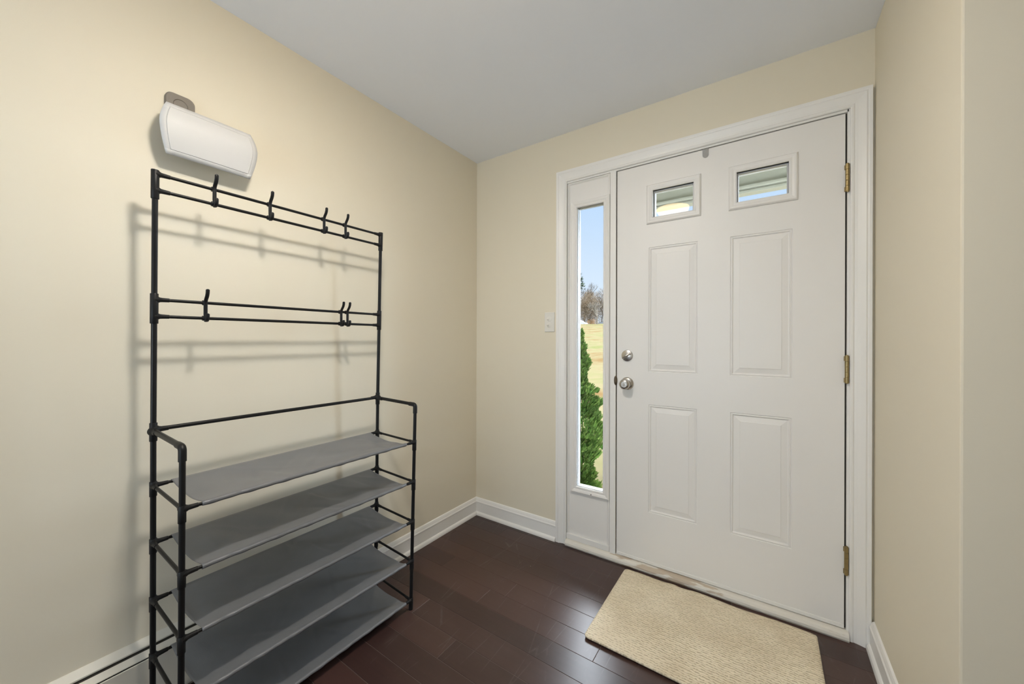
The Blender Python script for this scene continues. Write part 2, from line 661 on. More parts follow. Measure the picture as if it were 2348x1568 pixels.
# floor planks
bm = bmesh.new()
lay = bm.faces.layers.float.new('plank_tone') if False else None
tones = []
known = {2: [0.607], 4: [0.304], 6: [0.555], 9: [0.623], 5: [1.086], 8: [0.368], 3: [0.05, 1.5], 7: [-0.1, 1.35]}
PW = 0.1035
rows = int((0 - YE) / PW) + 2
for k in range(rows):
    ya = 0.057 - PW * k
    yb = ya - PW
    js = []
    base = known.get(k, [rnd.uniform(-0.3, 1.2)])
    x = base[0]
    js = list(base)
    while x > -0.2:
        x -= rnd.uniform(0.35, 1.2)
        js.append(x)
    x = base[-1]
    while x < XE + 0.3:
        x += rnd.uniform(0.35, 1.2)
        js.append(x)
    js = sorted(js)
    for xa, xb in zip(js, js[1:]):
        g = 0.0006
        x0, x1 = max(xa, -0.06) + g, min(xb, XE + 0.06) - g
        y1, y0 = min(ya, 0.03) - g, max(yb, YE - 0.06) + g
        if x1 - x0 < 0.01 or y1 - y0 < 0.01:
            continue
        c = 0.0009
        top = [bm.verts.new(p) for p in ((x0 + c, y0 + c, 0), (x1 - c, y0 + c, 0), (x1 - c, y1 - c, 0), (x0 + c, y1 - c, 0))]
        low = [bm.verts.new(p) for p in ((x0, y0, -0.001), (x1, y0, -0.001), (x1, y1, -0.001), (x0, y1, -0.001))]
        bot = [bm.verts.new((v.co.x, v.co.y, -0.012)) for v in low]
        bm.faces.new(top)
        for i in range(4):
            j = (i + 1) % 4
            bm.faces.new((low[i], low[j], top[j], top[i]))
            bm.faces.new((bot[i], bot[j], low[j], low[i]))
        tones += [rnd.random()] * 9
floor = obj('floor', bm, M_floor, recalc=False)
at = floor.data.attributes.new('plank_tone', 'FLOAT', 'FACE')
at.data.foreach_set('value', tones)
structure(floor, 'dark espresso plank floor', 'floor')
bm = bmesh.new()
box(bm, -0.06, XE + 0.06, YE - 0.06, 0.03, -0.09, -0.0012)
structure(obj('subfloor', bm, M_seam), 'pale seams between the planks', 'floor')

bm = bmesh.new()
box(bm, -T, XE + T, YE - T, T, H, H + 0.12)
structure(obj('ceiling', bm, M_ceil), 'grey white textured ceiling', 'ceiling')
bm = bmesh.new()
box(bm, -T, 0, YE - T, T, -0.09, H)
structure(obj('wall_left', bm, M_wall), 'cream wall behind the shoe rack', 'wall')
# door wall, with one opening for door and sidelight
OX0, OX1, OZ = 0.655, 1.912, 2.106
bm = bmesh.new()
box(bm, 0.0, OX0, 0, T, -0.09, H)
box(bm, OX1, XR + 0.2, 0, T, -0.09, H)
box(bm, OX0, OX1, 0, T, OZ, H)
structure(obj('wall_back', bm, M_wall), 'cream wall around the front door', 'wall')
bm = bmesh.new()
box(bm, XR, XE + T, YR, T, -0.09, H, 0.004)
structure(obj('wall_right', bm, M_wall), 'cream wall right of the door with an outside corner', 'wall')
bm = bmesh.new()
box(bm, 0.0, XE, YE - T, YE, -0.09, H)
structure(obj('wall_rear', bm, M_wall), 'cream wall behind the camera', 'wall')
bm = bmesh.new()
box(bm, XE, XE + T, YE - T, YR, -0.09, H)
structure(obj('wall_side', bm, M_wall), 'cream far side wall of the room behind the camera', 'wall')
bm = bmesh.new()
box(bm, 1.58, XE, -2.74, -2.62, -0.09, H, 0.004)  # added out of view to keep rear fill off the outside corner wall
structure(obj('added_shade_wall', bm, M_wall), 'unseen cream wall added behind the camera to block light', 'wall')
# unseen window with a white blind, added to back the left fill light
bm = bmesh.new()
LW = (-4.08, -2.62, 0.32, 1.98)
for (a, b, c, d) in ((LW[0], LW[1], LW[2] - 0.06, LW[2]), (LW[0], LW[1], LW[3], LW[3] + 0.06), (LW[0] - 0.06, LW[0], LW[2] - 0.06, LW[3] + 0.06), (LW[1], LW[1] + 0.06, LW[2] - 0.06, LW[3] + 0.06)):
    box(bm, 0.0, 0.02, a, b, c, d, 0.002)
w2 = structure(obj('added_window_left', bm, M_trim), 'added unseen white framed window in the left wall, backing a fill light', 'window')
bm = bmesh.new()
box(bm, 0.0, 0.004, LW[0], LW[1], LW[2], LW[3])
obj('added_blind', bm, M_plast, w2)
# and an added one like it in the rear wall, for the rear fill
bm = bmesh.new()
BW = (0.42, 1.78, 0.32, 1.98)
for (a, b, c, d) in ((BW[0], BW[1], BW[2] - 0.06, BW[2]), (BW[0], BW[1], BW[3], BW[3] + 0.06), (BW[0] - 0.06, BW[0], BW[2] - 0.06, BW[3] + 0.06), (BW[1], BW[1] + 0.06, BW[2] - 0.06, BW[3] + 0.06)):
    box(bm, a, b, YE, YE + 0.02, c, d, 0.002)
w3 = structure(obj('added_window_rear', bm, M_trim), 'added unseen white framed window in the rear wall, backing a fill light', 'window')
bm = bmesh.new()
box(bm, BW[0], BW[1], YE, YE + 0.004, BW[2], BW[3])
obj('added_blind', bm, M_plast, w3)
# and an added one in the far side wall, for the side fill
bm = bmesh.new()
EW = (-2.40, -1.04, 0.32, 1.98)
for (a, b, c, d) in ((EW[0], EW[1], EW[2] - 0.06, EW[2]), (EW[0], EW[1], EW[3], EW[3] + 0.06), (EW[0] - 0.06, EW[0], EW[2] - 0.06, EW[3] + 0.06), (EW[1], EW[1] + 0.06, EW[2] - 0.06, EW[3] + 0.06)):
    box(bm, XE - 0.02, XE, a, b, c, d, 0.002)
w4 = structure(obj('added_window_side', bm, M_trim), 'added unseen white framed window in the far side wall, backing a fill light', 'window')
bm = bmesh.new()
box(bm, XE - 0.004, XE, EW[0], EW[1], EW[2], EW[3])
obj('added_blind', bm, M_plast, w4)

# baseboards: flat board with a moulded cap and a quarter-round shoe
BB = [(0, 0), (0.024, 0), (0.0235, 0.008), (0.021, 0.015), (0.0165, 0.020), (0.0125, 0.022), (0.0125, 0.080), (0.0145, 0.083), (0.0145, 0.088), (0.011, 0.093), (0.009, 0.101), (0.006, 0.109), (0.0, 0.112)]
bm = bmesh.new()
extrude_profile(bm, BB, -0.735, 0.0, lambda t, u, v: (u, t, v))
extrude_profile(bm, BB, -0.905, -0.7358, lambda t, u, v: (u, t, v))
structure(obj('baseboard_left', bm, M_trim), 'white baseboard right of the shoe rack', 'baseboard')
bm = bmesh.new()
extrude_profile(bm, BB, 0.0, 0.6105, lambda t, u, v: (t, -u, v))
structure(obj('baseboard_back', bm, M_trim), 'white baseboard between corner and door casing', 'baseboard')
bm = bmesh.new()
extrude_profile(bm, BB, YR, -0.019, lambda t, u, v: (XR - u, t, v))
structure(obj('baseboard_right', bm, M_trim), 'white baseboard along the right wall', 'baseboard')
bm = bmesh.new()
extrude_profile(bm, BB, XR, XE, lambda t, u, v: (t, YR - u, v))
structure(obj('baseboard_front', bm, M_trim), 'white baseboard round the outside corner', 'baseboard')

# ------------------------------------------------------------------ door casing, jamb, mullion, sill
CX0, CX1, CZ = 0.675, 1.8965, 2.0885
bm = bmesh.new()
CP = [(0, 0), (0, -0.009), (0.004, -0.0115), (0.009, -0.0115), (0.013, -0.009), (0.022, -0.0105), (0.032, -0.0135), (0.040, -0.0165), (0.045, -0.0185), (0.050, -0.0165), (0.054, -0.018), (0.0625, -0.018), (0.0625, 0)]
frame_sweep(bm, CP, CX0, CX1, 0.0, CZ, closed=False)
trim1 = structure(obj('trim_1', bm, M_trim), 'white moulded casing around the front door and sidelight', 'door casing')
bm = bmesh.new()
box(bm, OX0, 0.6745, 0.0, T, 0, OZ)                 # left jamb
box(bm, 1.8885, OX1, 0.0, T, 0, OZ)                 # hinge jamb
box(bm, 0.6745, 1.8925, 0.0, T, 2.0795, OZ)         # head jamb
box(bm, 0.931, 0.9625, -0.004, T, 0.03, 2.0795, 0.0015)    # mullion between sidelight and door
box(bm, 1.876, 1.8925, 0.050, T, 0.03, 2.0795)      # stops behind the slab
box(bm, 0.9625, 1.876, 0.050, T, 2.064, 2.0795)
box(bm, 0.9625, 0.978, 0.050, T, 0.03, 2.064)
obj('jamb', bm, M_trim, trim1)
bm = bmesh.new()
# dark reveal of the gap round the slab
box(bm, 1.8835, 1.8884, 0.014, 0.05, 0.03, 2.079)
box(bm, 0.9626, 1.8835, 0.012, 0.05, 2.0755, 2.0794)
box(bm, 0.9626, 0.9665, 0.012, 0.05, 0.03, 2.0755)
obj('weatherstrip', bm, M_grime, trim1)
bm = bmesh.new()
lathe(bm, [(0.0, 0.0025), (0.020, 0.0025), (0.026, 0.0)], (0.9615, -0.0035, 0.961), (0, -1, 0), 24)
bmesh.ops.scale(bm, vec=(0.35, 1, 1), space=Matrix.Translation((-0.9625, 0, 0)), verts=bm.verts)
obj('strike_plate', bm, M_bronze, trim1, smooth=True)

bm = bmesh.new()
SP = [(0.0, 0.0), (0.0, 0.0), ]
sill_prof = [(0.045, 0.0), (0.045, 0.036), (0.0, 0.034), (-0.012, 0.031), (-0.020, 0.026), (-0.025, 0.018), (-0.026, 0.008), (-0.022, 0.0)]
NS = 60
prev = None
rings = []
for i in range(NS + 1):
    x = 0.6755 + (1.8955 - 0.6755) * i / NS
    j = [0 if (u > 0.01 or v == 0) else rnd.uniform(-0.0008, 0.0008) for u, v in sill_prof]
    rings.append([bm.verts.new((x, u + j[q], v + j[q] * 0.5)) for q, (u, v) in enumerate(sill_prof)])
for a, b in zip(rings, rings[1:]):
    for q in range(len(sill_prof)):
        q2 = (q + 1) % len(sill_prof)
        bm.faces.new((a[q], a[q2], b[q2], b[q]))
bm.faces.new(rings[0]); bm.faces.new(rings[-1][::-1])
box(bm, 0.6755, 1.8955, 0.045, T + 0.05, -0.09, 0.036)
structure(obj('trim_2', bm, M_sill), 'white rounded wooden sill with chipped paint under the door', 'door sill')

# ------------------------------------------------------------------ sidelight (window_1)
SX0, SX1, SZ0, SZ1 = 0.6755, 0.9305, 0.062, 2.079
GX0, GX1, GZ0, GZ1 = 0.741, 0.891, 0.350, 1.924
bm = bmesh.new()


def slab_with_holes(bm, x0, x1, z0, z1, yf, yb, holes, panels):
    """flat slab whose front has rectangular openings (holes) and moulded recesses (panels)"""
    xs = sorted({x0, x1, *[v for r in holes + panels for v in r[:2]]})
    zs = sorted({z0, z1, *[v for r in holes + panels for v in r[2:]]})

    def inside(cx, cz, rs):
        return any(r[0] < cx < r[1] and r[2] < cz < r[3] for r in rs)
    for y, rs in ((yf, holes + panels), (yb, holes)):
        for xa, xb in zip(xs, xs[1:]):
            for za, zb in zip(zs, zs[1:]):
                if not inside((xa + xb) / 2, (za + zb) / 2, rs):
                    bm.faces.new([bm.verts.new(p) for p in ((xa, y, za), (xb, y, za), (xb, y, zb), (xa, y, zb))])
    for r in holes + [(x0, x1, z0, z1)]:
        c = [(r[0], r[2]), (r[1], r[2]), (r[1], r[3]), (r[0], r[3])]
        for i in range(4):
            a, b = c[i], c[(i + 1) % 4]
            bm.faces.new([bm.verts.new(p) for p in ((a[0], yf, a[1]), (b[0], yf, b[1]), (b[0], yb, b[1]), (a[0], yb, a[1]))])
    prof = [(0, 0), (0.0015, 0.0035), (0.003, 0.0036), (0.0055, 0.0012), (0.0085, 0.0010), (0.011, 0.0055), (0.0145, 0.0062), (0.036, 0.0022), (0.0375, 0.0008)]
    for r in panels:
        prev = None
        for u, d in prof:
            ring = [bm.verts.new(p) for p in ((r[0] + u, yf + d, r[2] + u), (r[1] - u, yf + d, r[2] + u), (r[1] - u, yf + d, r[3] - u), (r[0] + u, yf + d, r[3] - u))]
            if prev:
                for i in range(4):
                    bm.faces.new((prev[i], prev[(i + 1) % 4], ring[(i + 1) % 4], ring[i]))
            prev = ring
        bm.faces.new(prev)
    bmesh.ops.remove_doubles(bm, verts=bm.verts, dist=0.00005)


slab_with_holes(bm, SX0, SX1, SZ0 - 0.03, SZ1, 0.006, 0.045, [(GX0 - 0.006, GX1 + 0.006, GZ0 - 0.006, GZ1 + 0.006)], [])
win1 = structure(obj('window_1', bm, M_door), 'tall narrow sidelight left of the front door', 'sidelight window')
# stop moulding round the sidelight panel
bm = bmesh.new()
frame_sweep(bm, [(0, 0.006), (-0.004, -0.001), (-0.009, -0.002), (-0.012, 0.002), (-0.0155, 0.006)], SX0, SX1, SZ0 - 0.02, SZ1, closed=True)
box(bm, SX0, SX1 - 0.001, -0.004, 0.006, 0.034, 0.066, 0.003)
obj('stop_moulding', bm, M_door, win1)
# lite frame
LF = [(0.002, 0.008), (0.0, -0.004), (0.004, -0.0075), (0.010, -0.0075), (0.013, -0.0055), (0.020, -0.0095), (0.029, -0.0115), (0.0345, -0.0090), (0.0365, -0.003), (0.0365, 0.0065)]
bm = bmesh.new()
frame_sweep(bm, LF, GX0 - 0.002, GX1 + 0.002, GZ0 - 0.002, GZ1 + 0.002)
lf = obj('lite_frame', bm, M_door, win1)
bm = bmesh.new()
frame_sweep(bm, [(0, 0.003), (0, 0.040), (0.006, 0.040), (0.006, 0.003)], GX0, GX1, GZ0, GZ1)
obj('glazing_bead', bm, M_bead, lf)
bm = bmesh.new()
lathe(bm, [(0.0, 0.0008), (0.0025, 0.0008), (0.0032, 0)], (0.828, -0.0112, 0.322), (0, -1, 0), 12)
obj('screw', bm, M_grime, lf)
bm = bmesh.new()
box(bm, GX0, GX1, 0.018, 0.022, GZ0, GZ1)
obj('pane', bm, M_glass, win1)

# ------------------------------------------------------------------ front door (door_1)
DX0, DX1, DZ0, DZ1 = 0.968, 1.8825, 0.0425, 2.0745
panels = [(1.131, 1.3565, 1.016, 1.648), (1.4895, 1.7165, 1.016, 1.648), (1.132, 1.3555, 0.301, 0.849), (1.4915, 1.7155, 0.298, 0.850)]
lites = [(1.152, 1.338, 1.797, 1.933), (1.514, 1.703, 1.797, 1.933)]
bm = bmesh.new()
slab_with_holes(bm, DX0, DX1, DZ0, DZ1, 0.001, 0.044, lites, panels)
door = structure(obj('door_1', bm, M_door), 'white panelled front door with two small glass lites', 'front door')
for (a, b, c, d) in lites:
    bm = bmesh.new()
    frame_sweep(bm, [(0.0, 0.02), (0.0, -0.006), (0.005, -0.0085), (0.011, -0.0080), (0.019, -0.0105), (0.025, -0.0105), (0.0295, -0.0065), (0.0315, -0.0025), (0.0315, 0.002)], a, b, c, d)
    fr_ = obj('lite_frame', bm, M_door, door)
    bm = bmesh.new()
    frame_sweep(bm, [(-0.006, 0.012), (-0.006, 0.040), (0.0, 0.040), (0.0, 0.012)], a, b, c, d)
    obj('glazing_bead', bm, M_plast, fr_)
    bm = bmesh.new()
    box(bm, a + 0.001, b - 0.001, 0.021, 0.025, c + 0.001, d - 0.001)
    obj('pane', bm, M_glass, door)
# door sweep: thin worn wooden edge at the slab's foot
bm = bmesh.new()
box(bm, DX0, DX1, -0.0015, 0.03, DZ0 - 0.0045, DZ0 + 0.010, 0.001)
obj('bottom_rail_strip', bm, M_door, door)['label'] = 'worn painted strip along the foot of the door'

# knob and deadbolt
KX, KZ = 1.0235, 0.949
bm = bmesh.new()
lathe(bm, [(0, 0), (0.0335, 0), (0.0335, 0.003), (0.031, 0.007), (0.024, 0.010), (0.018, 0.0115), (0.0, 0.0115)], (KX, 0.001, KZ), (0, -1, 0), 40)
ros = obj('knob_rosette', bm, M_nickel, door, smooth=True)
bm = bmesh.new()
lathe(bm, [(0, 0.010), (0.0125, 0.010), (0.0115, 0.022), (0.0135, 0.029), (0.021, 0.034), (0.0262, 0.041), (0.0275, 0.047), (0.0262, 0.053), (0.021, 0.0585), (0.0155, 0.060), (0.0148, 0.0585), (0.0120, 0.0585), (0.0112, 0.0600), (0.0, 0.0605)], (KX, 0.001, KZ), (0, -1, 0), 40)
kn = obj('door_knob', bm, M_nickel, ros, smooth=True)
bm = bmesh.new()
box(bm, KX - 0.0022, KX + 0.0022, -0.066, -0.0585, KZ - 0.0075, KZ + 0.0075, 0.0012)
lathe(bm, [(0, 0.0605), (0.007, 0.0605), (0.006, 0.062), (0, 0.062)], (KX, 0.001, KZ), (0, -1, 0), 20)
obj('turn_button', bm, M_nickel, ros, smooth=False)
BX, BZ = 1.0228, 1.095
bm = bmesh.new()
lathe(bm, [(0, 0), (0.0300, 0), (0.0300, 0.002), (0.0285, 0.005), (0.010, 0.0115), (0.0, 0.0120)], (BX, 0.001, BZ), (0, -1, 0), 40)
db = obj('deadbolt', bm, M_nickel, door, smooth=True)
bm = bmesh.new()
prof = []
tube(bm, [(BX - 0.021, -0.016, BZ - 0.013), (BX - 0.008, -0.021, BZ - 0.005), (BX, -0.0225, BZ), (BX + 0.008, -0.021, BZ + 0.005), (BX + 0.021, -0.016, BZ + 0.013)], [0.0045, 0.0062, 0.0068, 0.0062, 0.0045], 12)
lathe(bm, [(0, 0.008), (0.008, 0.008), (0.007, 0.022), (0, 0.022)], (BX, 0.001, BZ), (0, -1, 0), 20)
obj('thumb_turn', bm, M_nickel, db, smooth=True)
# hinges
for z0, z1 in ((1.762, 1.873), (1.008, 1.119), (0.254, 0.367)):
    bm = bmesh.new()
    hx, hy, r = 1.8880, -0.0068, 0.0068
    hh = (z1 - z0 - 0.004) / 5
    for k in range(5):
        za = z0 + 0.002 + hh * k
        lathe(bm, [(0, za + 0.0004), (r - 0.0006, za + 0.0004), (r, za + 0.001), (r, za + hh - 0.001), (r - 0.0006, za + hh - 0.0004), (0, za + hh - 0.0004)], (hx, hy, 0), (0, 0, 1), 18)
    lathe(bm, [(0, z0 - 0.001), (0.0045, z0 - 0.001), (0.005, z0 + 0.002), (0.005, z1 - 0.002), (0.0045, z1 + 0.001), (0, z1 + 0.001)], (hx, hy, 0), (0, 0, 1), 14)
    hg = obj('hinge', bm, M_brass, door, smooth=True)
    bm = bmesh.new()
    for q in (0, 1, 2):
        if q != 1:
            box(bm, 1.8795, 1.8870, -0.0035, 0.0008, z0 + 0.003 + hh * (2 * q), z0 + 0.001 + hh * (2 * q + 1) - 0.001, 0.0005, 1)
    box(bm, 1.8830, 1.8868, -0.0018, 0.0008, z0 + 0.004, z1 - 0.004)
    obj('hinge_leaf', bm, M_brass, hg)

# over-door hook strap
bm = bmesh.new()
hw, hx, ztop, zbot = 0.0125, 1.388, 2.0765, 2.047
outline = [(hx - hw, ztop), (hx - hw, zbot)] + [(hx - hw * math.cos(a), zbot - hw * math.sin(a)) for a in [PI * k / 12 for k in range(1, 12)]] + [(hx + hw, zbot), (hx + hw, ztop)]
fr_v = [bm.verts.new((x, -0.0025, z)) for x, z in outline]
bk_v = [bm.verts.new((x, 0.0005, z)) for x, z in outline]
bm.faces.new(fr_v); bm.faces.new(bk_v[::-1])
for k in range(len(outline)):
    k2 = (k + 1) % len(outline)
    bm.faces.new((fr_v[k], fr_v[k2], bk_v[k2], bk_v[k]))
box(bm, hx - hw, hx + hw, -0.0025, 0.046, 2.0750, 2.0770)
tag(obj('over_door_hook', bm, M_strap), 'small grey metal strap hooked over the top edge of the front door', 'hook')

# ------------------------------------------------------------------ light switch
sw = thing('light_switch', 'white double light switch plate on the cream wall left of the door casing', 'light switch', (0.5625, 0, 1.282))
bm = bmesh.new()
box(bm, 0.530, 0.5955, -0.006, 0.0, 1.2245, 1.3405, 0.0025)
pl = obj('wall_plate', bm, M_switch, sw)
for zc, dz in ((1.300, -0.006), (1.264, 0.006)):
    bm = bmesh.new()
    lathe(bm, [(0.0, 0.0), (0.0155, 0.0), (0.0155, 0.001), (0.0145, 0.0016), (0.0, 0.0016)], (0.5628, -0.0058, zc), (0, -1, 0), 24)
    ts = obj('toggle_collar', bm, M_switch, pl, smooth=True)
    bm = bmesh.new()
    tube(bm, [(0.5628 - 0.004, -0.006, zc), (0.5628 - 0.010, -0.0135, zc + dz * 0.1), (0.5628 - 0.012, -0.0165, zc)], [0.0040, 0.0036, 0.0028], 10)
    obj('toggle', bm, M_switch, pl, smooth=True)

# ------------------------------------------------------------------ white curved cover on its bracket
cv = thing('wall_cover', 'white curved plastic cover on a grey wall bracket high above the rack', 'wall fixture', (0, -1.4885, 1.85))
bm = bmesh.new()
Y0, ZB, ZT = -1.4885, 1.764, 1.927
HZ = ZT - ZB


def graded(length, n, inset):
    v = [0, inset - 0.0008, inset, inset + 0.0012]
    v += [inset + 0.0012 + (length - 2 * inset - 0.0024) * k / n for k in range(1, n)]
    v += [length - inset - 0.0012, length - inset, length - inset + 0.0008, length]
    return [a / length for a in v]


us, vs_ = graded(0.25, 24, 0.0145), graded(HZ, 24, 0.0145)
grid = []
for v in vs_:
    row = []
    bulge = max(0.0, 1 - abs((v - 0.60) / (0.60 if v < 0.6 else 0.40)) ** 1.7)
    hwid = 0.1165 + 0.0185 * bulge
    for u in us:
        s = 2 * u - 1
        du, dv = min(u, 1 - u) * 0.25, min(v, 1 - v) * HZ
        stp = 0.0012 if (du > 0.0145 + 0.0005 and dv > 0.0145 + 0.0005) else 0.0
        lip = -0.0009 if (abs(du - 0.0145) < 0.0004 and dv > 0.0135) or (abs(dv - 0.0145) < 0.0004 and du > 0.0135) else 0.0
        x = 0.058 + 0.013 * bulge + 0.002 * (1 - s * s) + stp + lip
        row.append(bm.verts.new((x, Y0 + s * hwid, ZB + HZ * v)))
    grid.append(row)
for r0, r1 in zip(grid, grid[1:]):
    for k in range(len(us) - 1):
        bm.faces.new((r0[k], r0[k + 1], r1[k + 1], r1[k]))
cover = obj('cover_panel', bm, M_plast, cv, smooth=True)
md = cover.modifiers.new('thickness', 'SOLIDIFY')
md.thickness = 0.005
md.offset = -1
bm = bmesh.new()
yc, zc, wx, wz, r = -1.5585, 1.915, 0.0385, 0.073, 0.020
pts = []
for (cx_, cz_, a0) in ((yc + wx - r, zc + wz - r, 0), (yc - wx + r, zc + wz - r, PI / 2), (yc - wx + r, zc - wz + r, PI), (yc + wx - r, zc - wz + r, 1.5 * PI)):
    for k in range(7):
        a = a0 + PI / 2 * k / 6
        pts.append((cx_ + r * math.cos(a), cz_ + r * math.sin(a)))
lo = [bm.verts.new((0.0, y, z)) for y, z in pts]
mi = [bm.verts.new((0.010, y, z)) for y, z in pts]
hi = [bm.verts.new((0.013, yc + (y - yc) * 0.94, zc + (z - zc) * 0.97)) for y, z in pts]
for a, b in ((lo, mi), (mi, hi)):
    for k in range(len(pts)):
        k2 = (k + 1) % len(pts)
        bm.faces.new((a[k], a[k2], b[k2], b[k]))
bm.faces.new(lo); bm.faces.new(hi)
bk = obj('bracket_plate', bm, M_bracket, cv, smooth=True)
bk['label'] = 'grey brown rounded bracket plate'
bm = bmesh.new()
lathe(bm, [(0.017, 0.0), (0.0185, 0.0014), (0.020, 0.0)], (0.0128, yc, 1.953), (1, 0, 0), 28)
obj('embossed_ring', bm, M_bracket, bk, smooth=True)
bm = bmesh.new()
box(bm, 0.010, 0.064, yc - 0.016, yc + 0.10, 1.845, 1.885, 0.003)
obj('support_arm', bm, M_plast, cv)

# ------------------------------------------------------------------ baseboard heater
ht = thing('baseboard_heater', 'long cream metal baseboard heater with a dark slot along the left wall behind the rack', 'heater', (0.0, -2.9, 0))
HY0, HY1 = -4.6, -0.905
bm = bmesh.new()
extrude_profile(bm, [(0.0, 0.0), (0.0, 0.231), (0.003, 0.2315), (0.020, 0.2125), (0.0195, 0.208), (0.003, 0.2235), (0.003, 0.0)], HY0, HY1, lambda t, u, v: (u, t, v))
obj('hood', bm, M_heater, ht)
bm = bmesh.new()
box(bm, 0.0045, 0.028, HY0 + 0.004, HY1 - 0.004, 0.03, 0.2045)
obj('heating_element', bm, M_slot, ht)
bm = bmesh.new()
extrude_profile(bm, [(0.026, 0.2025), (0.028, 0.2045), (0.048, 0.193), (0.0475, 0.1905)], HY0 + 0.004, HY1 - 0.004, lambda t, u, v: (u, t, v))
obj('damper', bm, M_heater, ht)
bm = bmesh.new()
extrude_profile(bm, [(0.030, 0.030), (0.040, 0.026), (0.0515, 0.040), (0.0515, 0.1865), (0.049, 0.188), (0.048, 0.186), (0.048, 0.042)], HY0 + 0.004, HY1 - 0.004, lambda t, u, v: (u, t, v))
obj('front_panel', bm, M_heater, ht)
bm = bmesh.new()
extrude_profile(bm, [(0, 0), (0.054, 0), (0.054, 0.19), (0.021, 0.2155), (0.003, 0.231), (0, 0.231)], HY1 - 0.03, HY1 + 0.004, lambda t, u, v: (u, t, v))
obj('end_cap', bm, M_heater, ht)

# ------------------------------------------------------------------ shoe and coat rack
YRB, YRF, YL = -0.859, -0.859, -1.6445
rack = thing('shoe_rack', 'tall black metal coat and shoe rack with five grey cloth shelves against the left wall', 'shoe rack', (0.23, -1.25, 0))


def back_x(z, right):
    if right:
        return 0.094 + 0.0115 * min(z / 0.9, 1) + 0.0205 * max(0, (z - 0.9) / 0.776)
    return 0.107 + 0.002 * min(z / 0.9, 1) + 0.0135 * max(0, (z - 0.9) / 0.776)


def front_y(z, right):
    return (-0.864 + 0.0225 * z / 0.889) if right else (-1.6405 + 0.003 * z)


XF = 0.347
RP = 0.0072


def bp_(z, right):
    return Vector((back_x(z, right), YRB if right else YL, z))


def fp_(z, right):
    return Vector((XF, front_y(z, right), z))


shelf_f = [0.040, 0.208, 0.379, 0.552, 0.725]
shelf_b = [0.056, 0.224, 0.393, 0.566, 0.737]
poles = {}
for right in (False, True):
    bm = bmesh.new()
    zs = [0.0, 0.3, 0.6, 0.9, 1.3, 1.674]
    tube(bm, [bp_(z, right) for z in zs], RP, 16)
    poles['b', right] = obj('upright_pole', bm, M_black, rack, smooth=True)
    bm = bmesh.new()
    tube(bm, [fp_(z, right) for z in (0.0, 0.3, 0.6, 0.875)], RP, 16)
    poles['f', right] = obj('upright_pole', bm, M_black, rack, smooth=True)


def sleeve(parent, fn, right, z0, z1, sockets, r=0.0092, open_top=False):
    """plastic connector on a pole, with flared sockets [(z, direction, radius)]"""
    bm = bmesh.new()
    a, b = fn(z0, right), fn(z1, right)
    d = (b - a).normalized()
    tube(bm, [a, a + d * 0.001, b - d * 0.001, b], [r - 0.0006, r, r, r - 0.0006], 16)
    for z, dr, rr in sockets:
        p = fn(z, right)
        dr = Vector(dr).normalized()
        tube(bm, [p, p + dr * 0.009, p + dr * 0.013, p + dr * 0.018, p + dr * 0.034, p + dr * 0.0345], [rr * 2.3, rr * 2.1, rr * 1.6, rr + 0.0022, rr + 0.0014, rr + 0.0004], 14)
    return obj('connector', bm, M_conn, parent, smooth=True)


RAIL_T = (1.668, 1.620)
RAIL_M = (1.294, 1.244)
for right in (False, True):
    s = -1 if right else 1
    P = poles['b', right]
    sleeve(P, bp_, right, 1.594, 1.679, [(z, (0, s, 0), 0.0046) for z in RAIL_T], 0.0098)
    sleeve(P, bp_, right, 1.222, 1.312, [(z, (0, s, 0), 0.0046) for z in RAIL_M], 0.0098)
    sleeve(P, bp_, right, 0.870, 0.925, [(0.904, (0, s, 0), 0.0058), (0.900, (1, 0, -0.05), 0.0062)], 0.0094)
    for zb in shelf_b:
        sleeve(P, bp_, right, zb - 0.032, zb + 0.012, [(zb, (0, s, 0), 0.0044), (zb, (1, 0, -0.05), 0.0040)], 0.0090)
    Pf = poles['f', right]
    for zf in shelf_f:
        sleeve(Pf, fp_, right, max(zf - 0.036, 0.0), zf + 0.010, [(zf, (0, s, 0), 0.0044), (zf, (-1, 0, 0.05), 0.0040)], 0.0090)
    # elbow at the top of the front pole
    bm = bmesh.new()
    p0, p1 = fp_(0.852, right), Vector((XF, front_y(0.88, right), 0.8895))
    arc = [p0, fp_(0.872, right)]
    for k in range(1, 7):
        a = PI / 2 * k / 6
        arc.append(Vector((XF - 0.012 * (1 - math.cos(a)), front_y(0.88, right), 0.8775 + 0.012 * math.sin(a))))
    arc.append(Vector((XF - 0.036, front_y(0.88, right), 0.890)))
    tube(bm, arc, 0.0092, 16)
    obj('elbow', bm, M_conn, Pf, smooth=True)
    # arm joining the back pole to the front pole
    bm = bmesh.new()
    pa = bp_(0.901, right)
    tube(bm, [pa, Vector((XF - 0.012, front_y(0.88, right), 0.890))], 0.0074, 16)
    obj('arm_bar', bm, M_black, rack, smooth=True)
    for zb, zf in zip(shelf_b, shelf_f):
        bm = bmesh.new()
        tube(bm, [bp_(zb, right), fp_(zf, right)], 0.0048, 12)
        obj('side_bar', bm, M_black, rack, smooth=True)
    # rubber foot tips
    for key, fn in (('b', bp_), ('f', fp_)):
        bm = bmesh.new()
        tube(bm, [fn(0.0, right), fn(0.018, right)], 0.0088, 16)
        obj('foot_cap', bm, M_conn, poles[key, right], smooth=True)
for z in RAIL_T + RAIL_M:
    bm = bmesh.new()
    tube(bm, [bp_(z, False), bp_(z, True)], 0.0050, 12)
    obj('hanging_rail', bm, M_black, rack, smooth=True)
bm = bmesh.new()
tube(bm, [bp_(0.905, False), bp_(0.902, True)], 0.0064, 14)
obj('back_rail', bm, M_black, rack, smooth=True)
